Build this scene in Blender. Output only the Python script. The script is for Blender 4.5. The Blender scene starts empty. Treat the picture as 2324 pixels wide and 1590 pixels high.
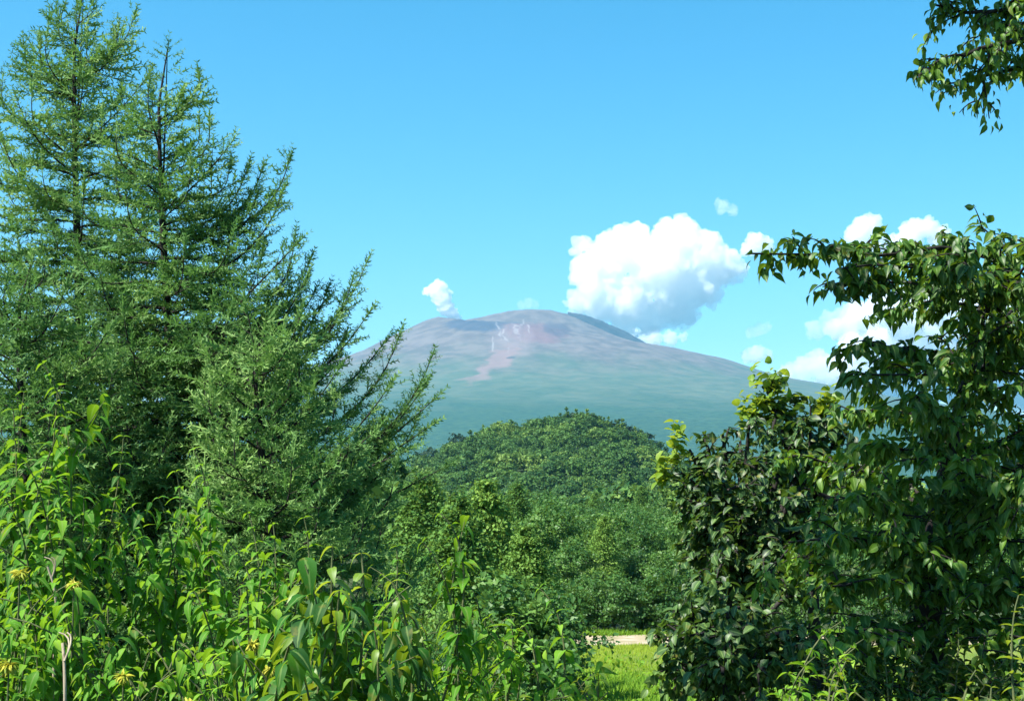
import bpy, math
import numpy as np
from mathutils import Vector

R = math.radians
rng = np.random.default_rng(7)
scene = bpy.context.scene
COL = scene.collection

# ------------------------------------------------------------------ camera
FPX, PITCH, EYE = 1407.0, R(6.33), 6.0
cam_d = bpy.data.cameras.new('camera')
cam_d.sensor_width = 36.0
cam_d.lens = 36.0 * FPX / 1024.0
cam_d.clip_start, cam_d.clip_end = 0.1, 60000.0
cam = bpy.data.objects.new('camera', cam_d)
COL.objects.link(cam)
cam.location = (0, 0, EYE)
cam.rotation_euler = (math.pi / 2 + PITCH, 0, 0)
scene.camera = cam

# ------------------------------------------------------------------ sky, sun, exposure
SUN_EL, SUN_AZ = R(53), R(-120)          # azimuth from +Y, clockwise seen from above
world = bpy.data.worlds.new('World')
scene.world = world
world.use_nodes = True
nt = world.node_tree
bg = nt.nodes['Background']
sky = nt.nodes.new('ShaderNodeTexSky')
sky.sky_type = 'NISHITA'
sky.sun_disc = False
sky.sun_elevation = SUN_EL
sky.sun_rotation = SUN_AZ
sky.altitude = 1000
sky.air_density = 1.0
sky.dust_density = 0.6
sky.ozone_density = 1.0
hsv = nt.nodes.new('ShaderNodeHueSaturation')
hsv.inputs['Hue'].default_value = 0.481
hsv.inputs['Saturation'].default_value = 1.45
nt.links.new(sky.outputs[0], hsv.inputs['Color'])
nt.links.new(hsv.outputs[0], bg.inputs[0])
bg.inputs[1].default_value = 0.085

sun_d = bpy.data.lights.new('sun', 'SUN')
sun_d.energy = 5.0
sun_d.angle = R(0.53)
sun_d.color = (1.0, 0.96, 0.89)
sun = bpy.data.objects.new('sun', sun_d)
COL.objects.link(sun)
sdir = Vector((math.sin(SUN_AZ) * math.cos(SUN_EL), math.cos(SUN_AZ) * math.cos(SUN_EL), math.sin(SUN_EL)))
sun.rotation_euler = sdir.to_track_quat('Z', 'Y').to_euler()

vs = scene.view_settings
vs.view_transform, vs.look, vs.exposure, vs.gamma = 'Standard', 'None', 1.4, 1.0
scene.display_settings.display_device = 'sRGB'
cy = scene.cycles
cy.max_bounces = 32
cy.diffuse_bounces = 3
cy.glossy_bounces = 2
cy.transmission_bounces = 4
cy.transparent_max_bounces = 4
cy.volume_bounces = 32
cy.use_denoising = True
cy.caustics_reflective = cy.caustics_refractive = False

# ------------------------------------------------------------------ helpers
FW = np.array([0, math.cos(PITCH), math.sin(PITCH)])
UP = np.array([0, -math.sin(PITCH), math.cos(PITCH)])
RT = np.array([1.0, 0, 0])
CAMP = np.array([0, 0, EYE])

def at(u, v, d):
    """a point of the place: direction given on a 2324 x 1590 chart of the view, d metres away along +Y"""
    xp = (u / 2324 * 1024 - 512) / FPX
    yp = (350 - v / 1590 * 700) / FPX
    k = FW + RT * xp + UP * yp
    return CAMP + k * (d / k[1])

def smooth(a, b, x):
    t = np.clip((np.asarray(x, float) - a) / (b - a), 0, 1)
    return t * t * (3 - 2 * t)

def ground_z(x, y):
    x = np.asarray(x, float); y = np.asarray(y, float)
    z = 4.3 * (1 - smooth(3.0, 33.0, y))
    far = smooth(75, 160, y)
    return z + far * (0.5 * np.sin(x * 0.021 + 1.3) * np.sin(y * 0.017))

def norm(a):
    return a / np.maximum(np.linalg.norm(a, axis=-1, keepdims=True), 1e-9)

def mesh_obj(name, V, quads=None, tris=None, mat=None, parent=None, tint=None, smooth_sh=False):
    """V (n,3) in world coordinates -> ONE mesh object; under a parent the vertices are stored relative to it"""
    V = np.asarray(V, np.float32)
    if parent is not None:
        V = V - np.array(parent.location, np.float32)
    me = bpy.data.meshes.new(name)
    li, starts, n = [], [], 0
    for F, k in ((quads, 4), (tris, 3)):
        if F is not None and len(F):
            F = np.asarray(F, np.int32)
            li.append(F.ravel()); starts.append(n + np.arange(len(F), dtype=np.int32) * k); n += F.size
    li = np.concatenate(li); starts = np.concatenate(starts)
    me.vertices.add(len(V)); me.vertices.foreach_set('co', V.ravel())
    me.loops.add(len(li)); me.loops.foreach_set('vertex_index', li)
    me.polygons.add(len(starts)); me.polygons.foreach_set('loop_start', starts)
    if smooth_sh:
        me.polygons.foreach_set('use_smooth', np.ones(len(starts), bool))
    if tint is not None:
        a = me.attributes.new('tint', 'FLOAT', 'POINT')
        a.data.foreach_set('value', np.asarray(tint, np.float32))
    me.update(calc_edges=True)
    if mat is not None:
        me.materials.append(mat)
    o = bpy.data.objects.new(name, me)
    COL.objects.link(o)
    if parent is not None:
        o.parent = parent
    return o

def tag(o, label=None, cat=None, group=None, kind=None):
    if label: o['label'] = label
    if cat: o['category'] = cat
    if group: o['group'] = group
    if kind: o['kind'] = kind
    return o

def thing(name, loc, label, cat, group=None):
    o = bpy.data.objects.new(name, None)
    o.empty_display_size = 0.3
    COL.objects.link(o)
    o.location = tuple(float(c) for c in loc)
    return tag(o, label, cat, group)

def tubes(paths, K=6):
    """list of (points (n,3), radii (n,)) -> V, quads"""
    VV, QQ, off = [], [], 0
    ang = np.linspace(0, 2 * math.pi, K, endpoint=False)
    for P, r in paths:
        P = np.asarray(P, float); r = np.asarray(r, float)
        T = norm(np.gradient(P, axis=0))
        ref = np.where(np.abs(T[:, 2:3]) > 0.9, np.array([[1.0, 0, 0]]), np.array([[0, 0, 1.0]]))
        A = norm(np.cross(T, ref)); B = np.cross(T, A)
        ring = P[:, None] + r[:, None, None] * (A[:, None] * np.cos(ang)[None, :, None] + B[:, None] * np.sin(ang)[None, :, None])
        n = len(P)
        VV.append(ring.reshape(-1, 3))
        i = np.arange(n - 1)[:, None] * K; j = np.arange(K)[None]; j2 = (j + 1) % K
        QQ.append((np.stack([i + j, i + j2, i + K + j2, i + K + j], -1).reshape(-1, 4)) + off)
        off += n * K
    return np.concatenate(VV), np.concatenate(QQ)

def bez(p0, p1, p2, n=10):
    t = np.linspace(0, 1, n)[:, None]
    return (1 - t) ** 2 * p0 + 2 * t * (1 - t) * p1 + t * t * p2

def resample(P, n):
    P = np.asarray(P, float)
    s = np.concatenate([[0], np.cumsum(np.linalg.norm(np.diff(P, axis=0), axis=1))])
    q = np.linspace(0, s[-1], n)
    return np.stack([np.interp(q, s, P[:, k]) for k in range(3)], 1)

def leaf_tpl(prof, droop=0.25, fold=0.25, wave=0.0):
    """prof: [(t along, half width)]; returns V, quads of a folded, drooping blade of length 1 along +Y"""
    V, Q = [], []
    for t, w in prof:
        z = -droop * t * t
        y = t * (1 - 0.25 * droop * t)
        V += [(-w, y, z + fold * w + wave * math.sin(9 * t)), (0, y, z), (w, y, z + fold * w - wave * math.sin(9 * t))]
    for i in range(len(prof) - 1):
        a = i * 3
        Q += [(a, a + 1, a + 4, a + 3), (a + 1, a + 2, a + 5, a + 4)]
    return np.array(V), np.array(Q)

LANCE = leaf_tpl([(0, .012), (.12, .11), (.32, .18), (.55, .16), (.8, .07), (1, .004)], droop=0.8, fold=0.35, wave=.012)
OVATE = leaf_tpl([(0, .015), (.15, .17), (.38, .25), (.65, .17), (.85, .06), (1, .004)], droop=0.4, fold=0.45)
ROUND = leaf_tpl([(0, .05), (.18, .25), (.48, .33), (.8, .2), (1, .01)], droop=0.3, fold=0.35)
FLAKE = (np.array([(-.12, 0, 0), (-.42, .45, .1), (0, 1, -.12), (.42, .5, .1), (.12, 0, 0), (0, .5, -.02)]),
         np.array([(0, 5, 2, 1), (5, 4, 3, 2)]))

def shoot_tpl():
    V, Q = [], []
    def blade(a, b, w):
        a = np.array(a, float); b = np.array(b, float)
        d = norm(b - a); s = norm(np.cross(d, [0.3, 0.1, 1.0])) * w
        i = len(V); m = a * .6 + b * .4
        V.extend([a, m + s, b, m - s]); Q.append((i, i + 1, i + 2, i + 3))
    for t in (0.05, .25, .45, .65, .85):
        for k in range(2):
            ph = t * 7 + k * math.pi + 0.5
            o = np.array([math.cos(ph) * .2, .17, math.sin(ph) * .2])
            blade((0, t, 0), (0, t, 0) + o * (1.2 - .35 * t), .04)
    blade((0, 0, 0), (0, 1.05, 0), .05)
    return np.array(V), np.array(Q)
SHOOT = shoot_tpl()

def scatter(tpl, pos, d, n, size, tint=None, wid=None):
    TV, TQ = tpl
    pos = np.asarray(pos, float); d = norm(np.asarray(d, float)); n = np.asarray(n, float)
    x = norm(np.cross(d, n)); z = np.cross(x, d)
    size = np.asarray(size, float)[:, None, None]
    w = 1.0 if wid is None else np.asarray(wid, float)[:, None, None]
    V = pos[:, None] + size * (w * TV[None, :, 0:1] * x[:, None] + TV[None, :, 1:2] * d[:, None] + TV[None, :, 2:3] * z[:, None])
    Q = TQ[None] + (np.arange(len(pos)) * len(TV))[:, None, None]
    if tint is None:
        tint = rng.random(len(pos))
    return V.reshape(-1, 3), Q.reshape(-1, 4), np.repeat(tint, len(TV))

def cat_mesh(parts):
    V, Q, T, off = [], [], [], 0
    for v, q, t in parts:
        V.append(v); Q.append(q + off); T.append(t); off += len(v)
    return np.concatenate(V), np.concatenate(Q), np.concatenate(T)

def rnd_dir(n, zb=0.0):
    a = rng.normal(size=(n, 3)); a[:, 2] += zb
    return norm(a)

# ------------------------------------------------------------------ materials
def new_mat(name):
    m = bpy.data.materials.new(name); m.use_nodes = True
    t = m.node_tree; t.nodes.clear()
    out = t.nodes.new('ShaderNodeOutputMaterial')
    return m, t, out

def ramp(t, stops):
    r = t.nodes.new('ShaderNodeValToRGB')
    while len(r.color_ramp.elements) < len(stops):
        r.color_ramp.elements.new(0.5)
    for e, (p, c) in zip(r.color_ramp.elements, stops):
        e.position = p; e.color = (*c, 1)
    return r

def leaf_mat(name, cols, trans=0.35, tcol=(0.25, 0.4, 0.03), rough=0.45, spec=0.4, detail=False):
    m, t, out = new_mat(name)
    at_ = t.nodes.new('ShaderNodeAttribute'); at_.attribute_name = 'tint'
    oi = t.nodes.new('ShaderNodeObjectInfo')
    add = t.nodes.new('ShaderNodeMath'); add.operation = 'MULTIPLY_ADD'
    add.inputs[1].default_value = 0.5
    t.links.new(oi.outputs['Random'], add.inputs[0])
    sc = t.nodes.new('ShaderNodeMath'); sc.operation = 'MULTIPLY'; sc.inputs[1].default_value = 0.75
    t.links.new(at_.outputs['Fac'], sc.inputs[0]); t.links.new(sc.outputs[0], add.inputs[2])
    sub = t.nodes.new('ShaderNodeMath'); sub.operation = 'SUBTRACT'; sub.inputs[1].default_value = 0.13; sub.use_clamp = True
    t.links.new(add.outputs[0], sub.inputs[0])
    k = len(cols)
    r = ramp(t, [(i / (k - 1), c) for i, c in enumerate(cols)])
    t.links.new(sub.outputs[0], r.inputs[0])
    b = t.nodes.new('ShaderNodeBsdfPrincipled')
    b.inputs['Roughness'].default_value = rough
    b.inputs['Specular IOR Level'].default_value = spec
    col = r.outputs[0]
    if detail:
        rb = t.nodes.new('ShaderNodeAttribute'); rb.attribute_name = 'rib'
        mr = t.nodes.new('ShaderNodeMapRange'); mr.inputs['From Min'].default_value = .22; mr.inputs['From Max'].default_value = .05
        t.links.new(rb.outputs['Fac'], mr.inputs['Value'])
        sc2 = t.nodes.new('ShaderNodeMath'); sc2.operation = 'MULTIPLY'; sc2.inputs[1].default_value = .55
        t.links.new(mr.outputs[0], sc2.inputs[0])
        m1 = t.nodes.new('ShaderNodeMixRGB'); m1.inputs[2].default_value = (.22, .33, .09, 1)
        t.links.new(sc2.outputs[0], m1.inputs[0]); t.links.new(col, m1.inputs[1])
        tc = t.nodes.new('ShaderNodeTexCoord'); nz = t.nodes.new('ShaderNodeTexNoise')
        nz.inputs['Scale'].default_value = 16; nz.inputs['Detail'].default_value = 5
        t.links.new(tc.outputs['Object'], nz.inputs['Vector'])
        m2r = t.nodes.new('ShaderNodeMapRange'); m2r.inputs['From Min'].default_value = .60; m2r.inputs['From Max'].default_value = .72
        m2r.inputs['To Max'].default_value = .75
        t.links.new(nz.outputs['Fac'], m2r.inputs['Value'])
        m2 = t.nodes.new('ShaderNodeMixRGB'); m2.inputs[2].default_value = (.20, .17, .03, 1)
        t.links.new(m2r.outputs[0], m2.inputs[0]); t.links.new(m1.outputs[0], m2.inputs[1])
        col = m2.outputs[0]
    t.links.new(col, b.inputs['Base Color'])
    tr = t.nodes.new('ShaderNodeBsdfTranslucent')
    mx = t.nodes.new('ShaderNodeMixRGB'); mx.inputs[0].default_value = 0.5; mx.inputs[2].default_value = (*tcol, 1)
    t.links.new(col, mx.inputs[1]); t.links.new(mx.outputs[0], tr.inputs['Color'])
    ms = t.nodes.new('ShaderNodeMixShader'); ms.inputs[0].default_value = trans
    t.links.new(b.outputs[0], ms.inputs[1]); t.links.new(tr.outputs[0], ms.inputs[2])
    t.links.new(ms.outputs[0], out.inputs[0])
    return m

def noise_mat(name, c1, c2, scale=8, rough=0.9, detail=6, stretch=None):
    m, t, out = new_mat(name)
    tc = t.nodes.new('ShaderNodeTexCoord')
    n = t.nodes.new('ShaderNodeTexNoise'); n.inputs['Scale'].default_value = scale; n.inputs['Detail'].default_value = detail
    if stretch:
        mp = t.nodes.new('ShaderNodeMapping'); mp.inputs['Scale'].default_value = stretch
        t.links.new(tc.outputs['Object'], mp.inputs[0]); t.links.new(mp.outputs[0], n.inputs['Vector'])
    else:
        t.links.new(tc.outputs['Object'], n.inputs['Vector'])
    r = ramp(t, [(0.32, c1), (0.68, c2)])
    t.links.new(n.outputs['Fac'], r.inputs[0])
    b = t.nodes.new('ShaderNodeBsdfPrincipled'); b.inputs['Roughness'].default_value = rough
    b.inputs['Specular IOR Level'].default_value = 0.2
    t.links.new(r.outputs[0], b.inputs['Base Color'])
    bp = t.nodes.new('ShaderNodeBump'); bp.inputs['Strength'].default_value = 0.5; bp.inputs['Distance'].default_value = 0.02
    t.links.new(n.outputs['Fac'], bp.inputs['Height']); t.links.new(bp.outputs[0], b.inputs['Normal'])
    t.links.new(b.outputs[0], out.inputs[0])
    return m

M_larch = leaf_mat('larch_needles', [(.05, .12, .042), (.11, .225, .06), (.23, .36, .10)], .3, (.15, .34, .05), .6, .15)
M_larch2 = leaf_mat('young_larch_needles', [(.055, .14, .03), (.115, .235, .04), (.2, .32, .055)], .28, (.25, .35, .05), .6, .15)
M_dark = leaf_mat('glossy_dark_leaves', [(.012, .04, .009), (.042, .115, .014), (.15, .26, .02)], .3, (.3, .46, .01), .45, .3, detail=True)
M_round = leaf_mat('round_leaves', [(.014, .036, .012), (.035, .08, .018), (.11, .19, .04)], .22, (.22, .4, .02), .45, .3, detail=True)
M_shrub = leaf_mat('shrub_leaves', [(.022, .10, .010), (.085, .24, .016), (.27, .45, .045)], .42, (.38, .62, .015), .6, .15, detail=True)
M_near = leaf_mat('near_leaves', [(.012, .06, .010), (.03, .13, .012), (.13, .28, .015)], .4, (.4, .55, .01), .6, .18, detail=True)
M_lime = leaf_mat('sunlit_lime_leaves', [(.10, .2, .02), (.16, .27, .02), (.24, .33, .03)], .45, (.5, .55, .02), .45, .4, detail=True)  # sunlight on sprays and backlight on tips put into the lime colour
M_flower = leaf_mat('yellow_blossom', [(.22, .3, .03), (.42, .40, .03), (.45, .45, .1)], .3, (.6, .5, .05), .6, .2)
M_mid = leaf_mat('grove_leaves', [(.02, .075, .015), (.055, .145, .025), (.12, .23, .04)], .3, (.2, .32, .04), .5, .3)
M_hill = leaf_mat('hill_leaves', [(.020, .072, .02), (.085, .185, .035), (.21, .30, .06)], .25, (.2, .3, .04), .6, .2)
M_pine = leaf_mat('pine_needles', [(.014, .035, .018), (.022, .05, .022), (.035, .07, .028)], .15, (.1, .2, .04), .6, .2)
M_grass = leaf_mat('meadow_grass', [(.09, .23, .015), (.19, .31, .015), (.30, .34, .03)], .4, (.4, .45, .03), .6, .2)
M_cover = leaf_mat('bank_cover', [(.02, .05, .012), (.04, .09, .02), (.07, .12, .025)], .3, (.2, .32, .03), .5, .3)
M_bark = noise_mat('dark_bark', (.012, .010, .009), (.035, .03, .027), 14, .9, 6, (1, 1, .25))
M_twig = noise_mat('green_stem', (.06, .08, .03), (.11, .12, .05), 20)
M_pale = noise_mat('pale_stem', (.2, .16, .1), (.42, .35, .25), 25, .8, 4, (1, 1, .3))
M_soil = noise_mat('soil', (.2, .18, .09), (.4, .32, .24), 1.2)
M_field = noise_mat('field_ground', (.07, .12, .02), (.16, .19, .035), .6)
M_ground = noise_mat('woodland_floor', (.02, .035, .012), (.05, .07, .025), .35)

# ------------------------------------------------------------------ ground, meadow
def grid_sheet(name, xs, ys, zf, mat, kind='structure', smooth_sh=True):
    X, Y = np.meshgrid(xs, ys)
    V = np.stack([X, Y, zf(X, Y)], -1).reshape(-1, 3)
    nx, ny = len(xs), len(ys)
    i = np.arange(ny - 1)[:, None] * nx + np.arange(nx - 1)[None]
    Q = np.stack([i, i + 1, i + nx + 1, i + nx], -1).reshape(-1, 4)
    return tag(mesh_obj(name, V, Q, mat=mat, smooth_sh=smooth_sh), kind=kind)

xs = np.concatenate([-np.geomspace(12000, 60, 24), np.linspace(-50, 50, 41), np.geomspace(60, 12000, 24)])
ys = np.concatenate([np.linspace(-60, 80, 57), np.geomspace(85, 14400, 60)])
grid_sheet('ground', xs, ys, ground_z, M_ground)
grid_sheet('meadow', np.linspace(-5, 22, 40), np.linspace(31, 62.2, 40), lambda x, y: ground_z(x, y) + .012, M_field)
grid_sheet('soil_strip', np.linspace(-6, 24, 30), np.linspace(62.2, 67.0, 8),
           lambda x, y: ground_z(x, y) + .06 + .04 * np.sin(x * 1.1), M_soil)

def meadow_grass():
    parts = []
    n = 52000
    y = 33 + 29 * rng.random(n) ** .8; x = -4 + 25 * rng.random(n)
    x = np.where(rng.random(n) < .7, 1 + 9 * rng.random(n), x)
    patch = .5 + .5 * np.sin(x * 1.3 + 2 * np.sin(y * .35)) * np.sin(y * .5 + x * .4)
    h = np.where(y < 50, .42, .16) * (.6 + .7 * rng.random(n)) * (.7 + .5 * patch)
    d = np.stack([rng.normal(0, .35, n), rng.normal(0, .35, n), np.ones(n)], 1)
    nn = np.stack([rng.normal(size=n), -np.abs(rng.normal(size=n)), .1 * np.ones(n)], 1)
    blade = leaf_tpl([(0, .06), (.5, .05), (1, .004)], droop=.35, fold=.2)
    tint = np.clip(.15 + .65 * smooth(46, 58, y) + .25 * (patch - .5) + rng.normal(0, .14, n), 0, 1)
    parts.append(scatter(blade, np.stack([x, y, ground_z(x, y)], 1), d, nn, h, tint))
    n = 16000
    y = np.where(rng.random(n) < .7, rng.uniform(66.6, 68.2, n), rng.uniform(62, 66.4, n)); x = rng.uniform(-4, 22, n)
    keep = (y > 66) | (np.sin(x * 2.1) + np.sin(x * .7 + y) > 1.0); y = y[keep]; x = x[keep]; n = len(y)
    d = np.stack([rng.normal(0, .4, n), rng.normal(0, .4, n), np.ones(n)], 1)
    parts.append(scatter(blade, np.stack([x, y, ground_z(x, y)], 1), d, np.stack([rng.normal(size=n), -np.abs(rng.normal(size=n)), .1 * np.ones(n)], 1),
                         np.where(y > 66, .3, .2) * (.5 + .8 * rng.random(n)), np.clip(rng.normal(.15, .15, n), 0, 1)))
    # broad-leaved weeds among the grass
    n = 2600
    y = 33 + 22 * rng.random(n); x = -2 + 14 * rng.random(n)
    z = ground_z(x, y) + .1 + .35 * rng.random(n)
    parts.append(scatter(OVATE, np.stack([x, y, z], 1), rnd_dir(n, .2), rnd_dir(n, 1.5), .12 + .15 * rng.random(n), .4 * rng.random(n)))
    V, Q, T = cat_mesh(parts)
    tag(mesh_obj('meadow_grass', V, Q, mat=M_grass, tint=T), 'bright yellow green grass of the meadow clearing', 'grass', kind='stuff')
meadow_grass()

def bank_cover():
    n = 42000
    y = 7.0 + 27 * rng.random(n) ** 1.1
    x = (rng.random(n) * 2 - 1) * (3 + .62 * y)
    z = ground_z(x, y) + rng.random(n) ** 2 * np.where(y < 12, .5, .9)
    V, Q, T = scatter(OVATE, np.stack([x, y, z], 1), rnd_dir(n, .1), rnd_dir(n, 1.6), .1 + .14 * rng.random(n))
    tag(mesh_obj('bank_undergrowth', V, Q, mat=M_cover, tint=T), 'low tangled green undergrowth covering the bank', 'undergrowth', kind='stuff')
bank_cover()

# ------------------------------------------------------------------ volcano
MTN_D = 10700.0
def vfbm(x, y, seed, octs=5, ridged=False):
    """value noise on a lattice, summed over octaves"""
    r = np.random.default_rng(seed); out = 0; amp = 1
    for o in range(octs):
        tab = r.random((128, 128))
        xi = np.floor(x).astype(int); yi = np.floor(y).astype(int)
        fx = x - xi; fy = y - yi; fx = fx * fx * (3 - 2 * fx); fy = fy * fy * (3 - 2 * fy)
        g = lambda a, b: tab[a % 128, b % 128]
        v = (g(xi, yi) * (1 - fx) + g(xi + 1, yi) * fx) * (1 - fy) + (g(xi, yi + 1) * (1 - fx) + g(xi + 1, yi + 1) * fx) * fy
        v = 2 * v - 1
        if ridged: v = 1 - 2 * np.abs(v)
        out = out + amp * v; amp *= .5; x = x * 2.03 + 11.3; y = y * 2.03 + 5.7
    return out

def mountain():
    sil = [(-700, 1040), (-200, 1000), (300, 935), (600, 880), (820, 803), (900, 762), (960, 733), (985, 724), (1020, 728), (1050, 729), (1100, 719), (1150, 706), (1200, 701),
           (1250, 703), (1290, 713), (1350, 742), (1420, 774), (1460, 786), (1550, 801), (1650, 826), (1750, 858), (1850, 880), (1950, 902),
           (2100, 928), (2324, 960), (2900, 1040), (3500, 1090)]
    pts = np.array([at(u, v, MTN_D) for u, v in sil])
    cx = at(1200, 700, MTN_D)[0]
    n_a, n_r = 420, 150
    a = np.linspace(0, 2 * math.pi, n_a, endpoint=False)
    r = np.concatenate([np.linspace(0, 1500, 80), np.geomspace(1530, 7200, n_r - 80)])
    A, Rr = np.meshgrid(a, r, indexing='ij')
    def prof(off):
        return np.interp(off, pts[:, 0] - cx, pts[:, 2])
    # round cone: the outline's right flank turns into its left flank around the summit
    w = .5 + .5 * np.cos(A)
    H = w * prof(Rr) + (1 - w) * prof(-Rr)
    # flanks facing the viewer fall away a little faster than the outline, so that the outline stays in front of the sky
    side = np.abs(np.sin(A))
    H = H - side * (40 * smooth(0, 600, Rr) + .03 * Rr * smooth(0, 2500, Rr))
    x = cx + Rr * np.cos(A); y = MTN_D + Rr * np.sin(A) * np.where(np.sin(A) > 0, .54, 1.0)
    far = smooth(4200, 7000, Rr)
    H = H * (1 - far) - 30 * far
    # gullies running down the cone and general roughness
    g = vfbm(A * 16 / (2 * math.pi) * 8, Rr / 900, 3, 4, True)
    H = H + g * 4 * smooth(150, 700, Rr) * (1 - smooth(2500, 4000, Rr)) + 5 * vfbm(x / 260, y / 260, 5, 5) * smooth(60, 300, Rr) + 2 * vfbm(x / 90, y / 90, 8, 3)
    # old crater wall: a scooped basin facing the viewer under the rim
    bx = x - at(1200, 760, MTN_D)[0]; by = y - (MTN_D - 430)
    bowl = np.exp(-((bx / 420) ** 2 + (by / 230) ** 2))
    H = H - 75 * bowl
    V = np.stack([x, y, H], -1)
    V[:, 0] = V[:, 0].mean(0)
    V = V.reshape(-1, 3)
    i = (np.arange(n_a)[:, None] * n_r); i2 = ((np.arange(n_a) + 1) % n_a)[:, None] * n_r; j = np.arange(n_r - 1)[None]
    Q = np.stack([i + j, i + j + 1, i2 + j + 1, i2 + j], -1).reshape(-1, 4)
    # materials: rock and ash above, scrub and forest lower down; pink and pale scars
    m, t, out = new_mat('volcano_slopes')
    geo = t.nodes.new('ShaderNodeNewGeometry')
    sep = t.nodes.new('ShaderNodeSeparateXYZ'); t.links.new(geo.outputs['Position'], sep.inputs[0])
    L = t.links
    def math_(op, a, b=None, c=None, clamp=False):
        n = t.nodes.new('ShaderNodeMath'); n.operation = op; n.use_clamp = clamp
        for k, val in enumerate((a, b, c)):
            if val is None: continue
            if isinstance(val, (int, float)): n.inputs[k].default_value = val
            else: L.new(val, n.inputs[k])
        return n.outputs[0]
    def noise(scale, detail=6, vec=None, dist=0):
        n = t.nodes.new('ShaderNodeTexNoise'); n.inputs['Scale'].default_value = scale; n.inputs['Detail'].default_value = detail
        n.inputs['Distortion'].default_value = dist
        L.new(vec or geo.outputs['Position'], n.inputs['Vector']); return n.outputs['Fac']
    def mixc(f, a, b):
        n = t.nodes.new('ShaderNodeMixRGB')
        for k, val in enumerate((f, a, b)):
            if isinstance(val, tuple): n.inputs[k].default_value = (*val, 1)
            elif isinstance(val, (int, float)): n.inputs[k].default_value = val
            else: L.new(val, n.inputs[k])
        return n.outputs[0]
    def sstep(a, b, val):
        n = t.nodes.new('ShaderNodeMapRange'); n.interpolation_type = 'SMOOTHSTEP'
        n.inputs['From Min'].default_value = a; n.inputs['From Max'].default_value = b
        L.new(val, n.inputs['Value']); return n.outputs[0]
    X, Y, Z = sep.outputs
    n1 = noise(.0022, 8); n2 = noise(.009, 6)
    zz = math_('ADD', Z, math_('MULTIPLY', math_('SUBTRACT', n1, .5), 420.0))
    zz = math_('ADD', zz, math_('MULTIPLY', math_('SUBTRACT', n2, .5), 150.0))
    rock = mixc(sstep(.35, .65, n2), (.09, .066, .06), (.14, .108, .095))
    grassy = mixc(sstep(.3, .7, n2), (.05, .08, .045), (.085, .105, .06))
    forest = mixc(sstep(.35, .65, noise(.03, 4)), (.014, .045, .02), (.03, .07, .028))
    c = mixc(sstep(420, 760, zz), forest, grassy)
    c = mixc(sstep(760, 1120, zz), c, rock)
    # scars, each placed by its own spot on the slope
    def spot(u, v, su, sv, ang=0.0, soft=.5, wob=.9):
        p = at(u, v, MTN_D); k = MTN_D / FPX * .4406
        dx = math_('SUBTRACT', X, p[0]); dz = math_('SUBTRACT', Z, p[2] - 50)
        dx = math_('ADD', dx, math_('MULTIPLY', math_('SUBTRACT', noise(.006, 5), .5), su * k * wob))
        dz = math_('ADD', dz, math_('MULTIPLY', math_('SUBTRACT', noise(.0075, 5), .5), sv * k * wob))
        ca, sa = math.cos(ang), math.sin(ang)
        e1 = math_('DIVIDE', math_('ADD', math_('MULTIPLY', dx, ca), math_('MULTIPLY', dz, sa)), su * k)
        e2 = math_('DIVIDE', math_('SUBTRACT', math_('MULTIPLY', dz, ca), math_('MULTIPLY', dx, sa)), sv * k)
        rr = math_('ADD', math_('MULTIPLY', e1, e1), math_('MULTIPLY', e2, e2))
        front = math_('LESS_THAN', Y, MTN_D - 20)
        return math_('MULTIPLY', sstep(1.0 + soft, 1.0 - soft, rr), front)
    # map range with from_min > from_max flips the step
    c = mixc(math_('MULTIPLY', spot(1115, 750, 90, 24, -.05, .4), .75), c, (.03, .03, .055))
    c = mixc(math_('MULTIPLY', spot(1212, 770, 66, 40, 0, .4), .85), c, (.15, .075, .075))
    c = mixc(math_('MULTIPLY', spot(1258, 756, 30, 30), .75), c, (.06, .04, .05))
    streak = sstep(.52, .66, noise(.02, 3, None))
    c = mixc(math_('MULTIPLY', spot(1160, 800, 42, 52, .25, .9), .5), c, (.2, .14, .135))
    c = mixc(math_('MULTIPLY', spot(1130, 862, 66, 15, .85, .9, 1.6), .8), c, (.21, .13, .12))
    for (u, v, su, sv, an) in ((1133, 757, 2.4, 26, .2), (1147, 788, 2, 26, .3), (1182, 750, 2.6, 20, -.25), (1170, 772, 3, 24, .35), (1124, 808, 2, 22, .1), (1196, 760, 2, 18, .1)):
        c = mixc(math_('MULTIPLY', spot(u, v, su, sv, an, .95, 4.5), .28), c, (.42, .4, .4))
    c = mixc(math_('MULTIPLY', spot(1160, 848, 10, 3, .1), .8), c, (.05, .045, .05))
    b = t.nodes.new('ShaderNodeBsdfPrincipled'); b.inputs['Roughness'].default_value = .95; b.inputs['Specular IOR Level'].default_value = .1
    L.new(c, b.inputs['Base Color'])
    bp = t.nodes.new('ShaderNodeBump'); bp.inputs['Strength'].default_value = .35; bp.inputs['Distance'].default_value = 25
    L.new(noise(.012, 8), bp.inputs['Height']); L.new(bp.outputs[0], b.inputs['Normal'])
    L.new(b.outputs[0], out.inputs[0])
    tag(mesh_obj('mountain', V, Q, mat=m, smooth_sh=True), kind='structure')
    # strip along the right-hand crest, the ridge's shade put into its dark colour
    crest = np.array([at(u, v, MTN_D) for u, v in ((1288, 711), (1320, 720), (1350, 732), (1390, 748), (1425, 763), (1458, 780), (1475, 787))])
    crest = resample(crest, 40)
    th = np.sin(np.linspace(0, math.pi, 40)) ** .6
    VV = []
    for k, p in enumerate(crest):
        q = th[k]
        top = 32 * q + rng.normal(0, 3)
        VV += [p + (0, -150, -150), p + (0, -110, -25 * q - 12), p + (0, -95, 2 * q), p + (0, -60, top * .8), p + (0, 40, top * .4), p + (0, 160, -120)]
    VV = np.array(VV)
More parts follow.
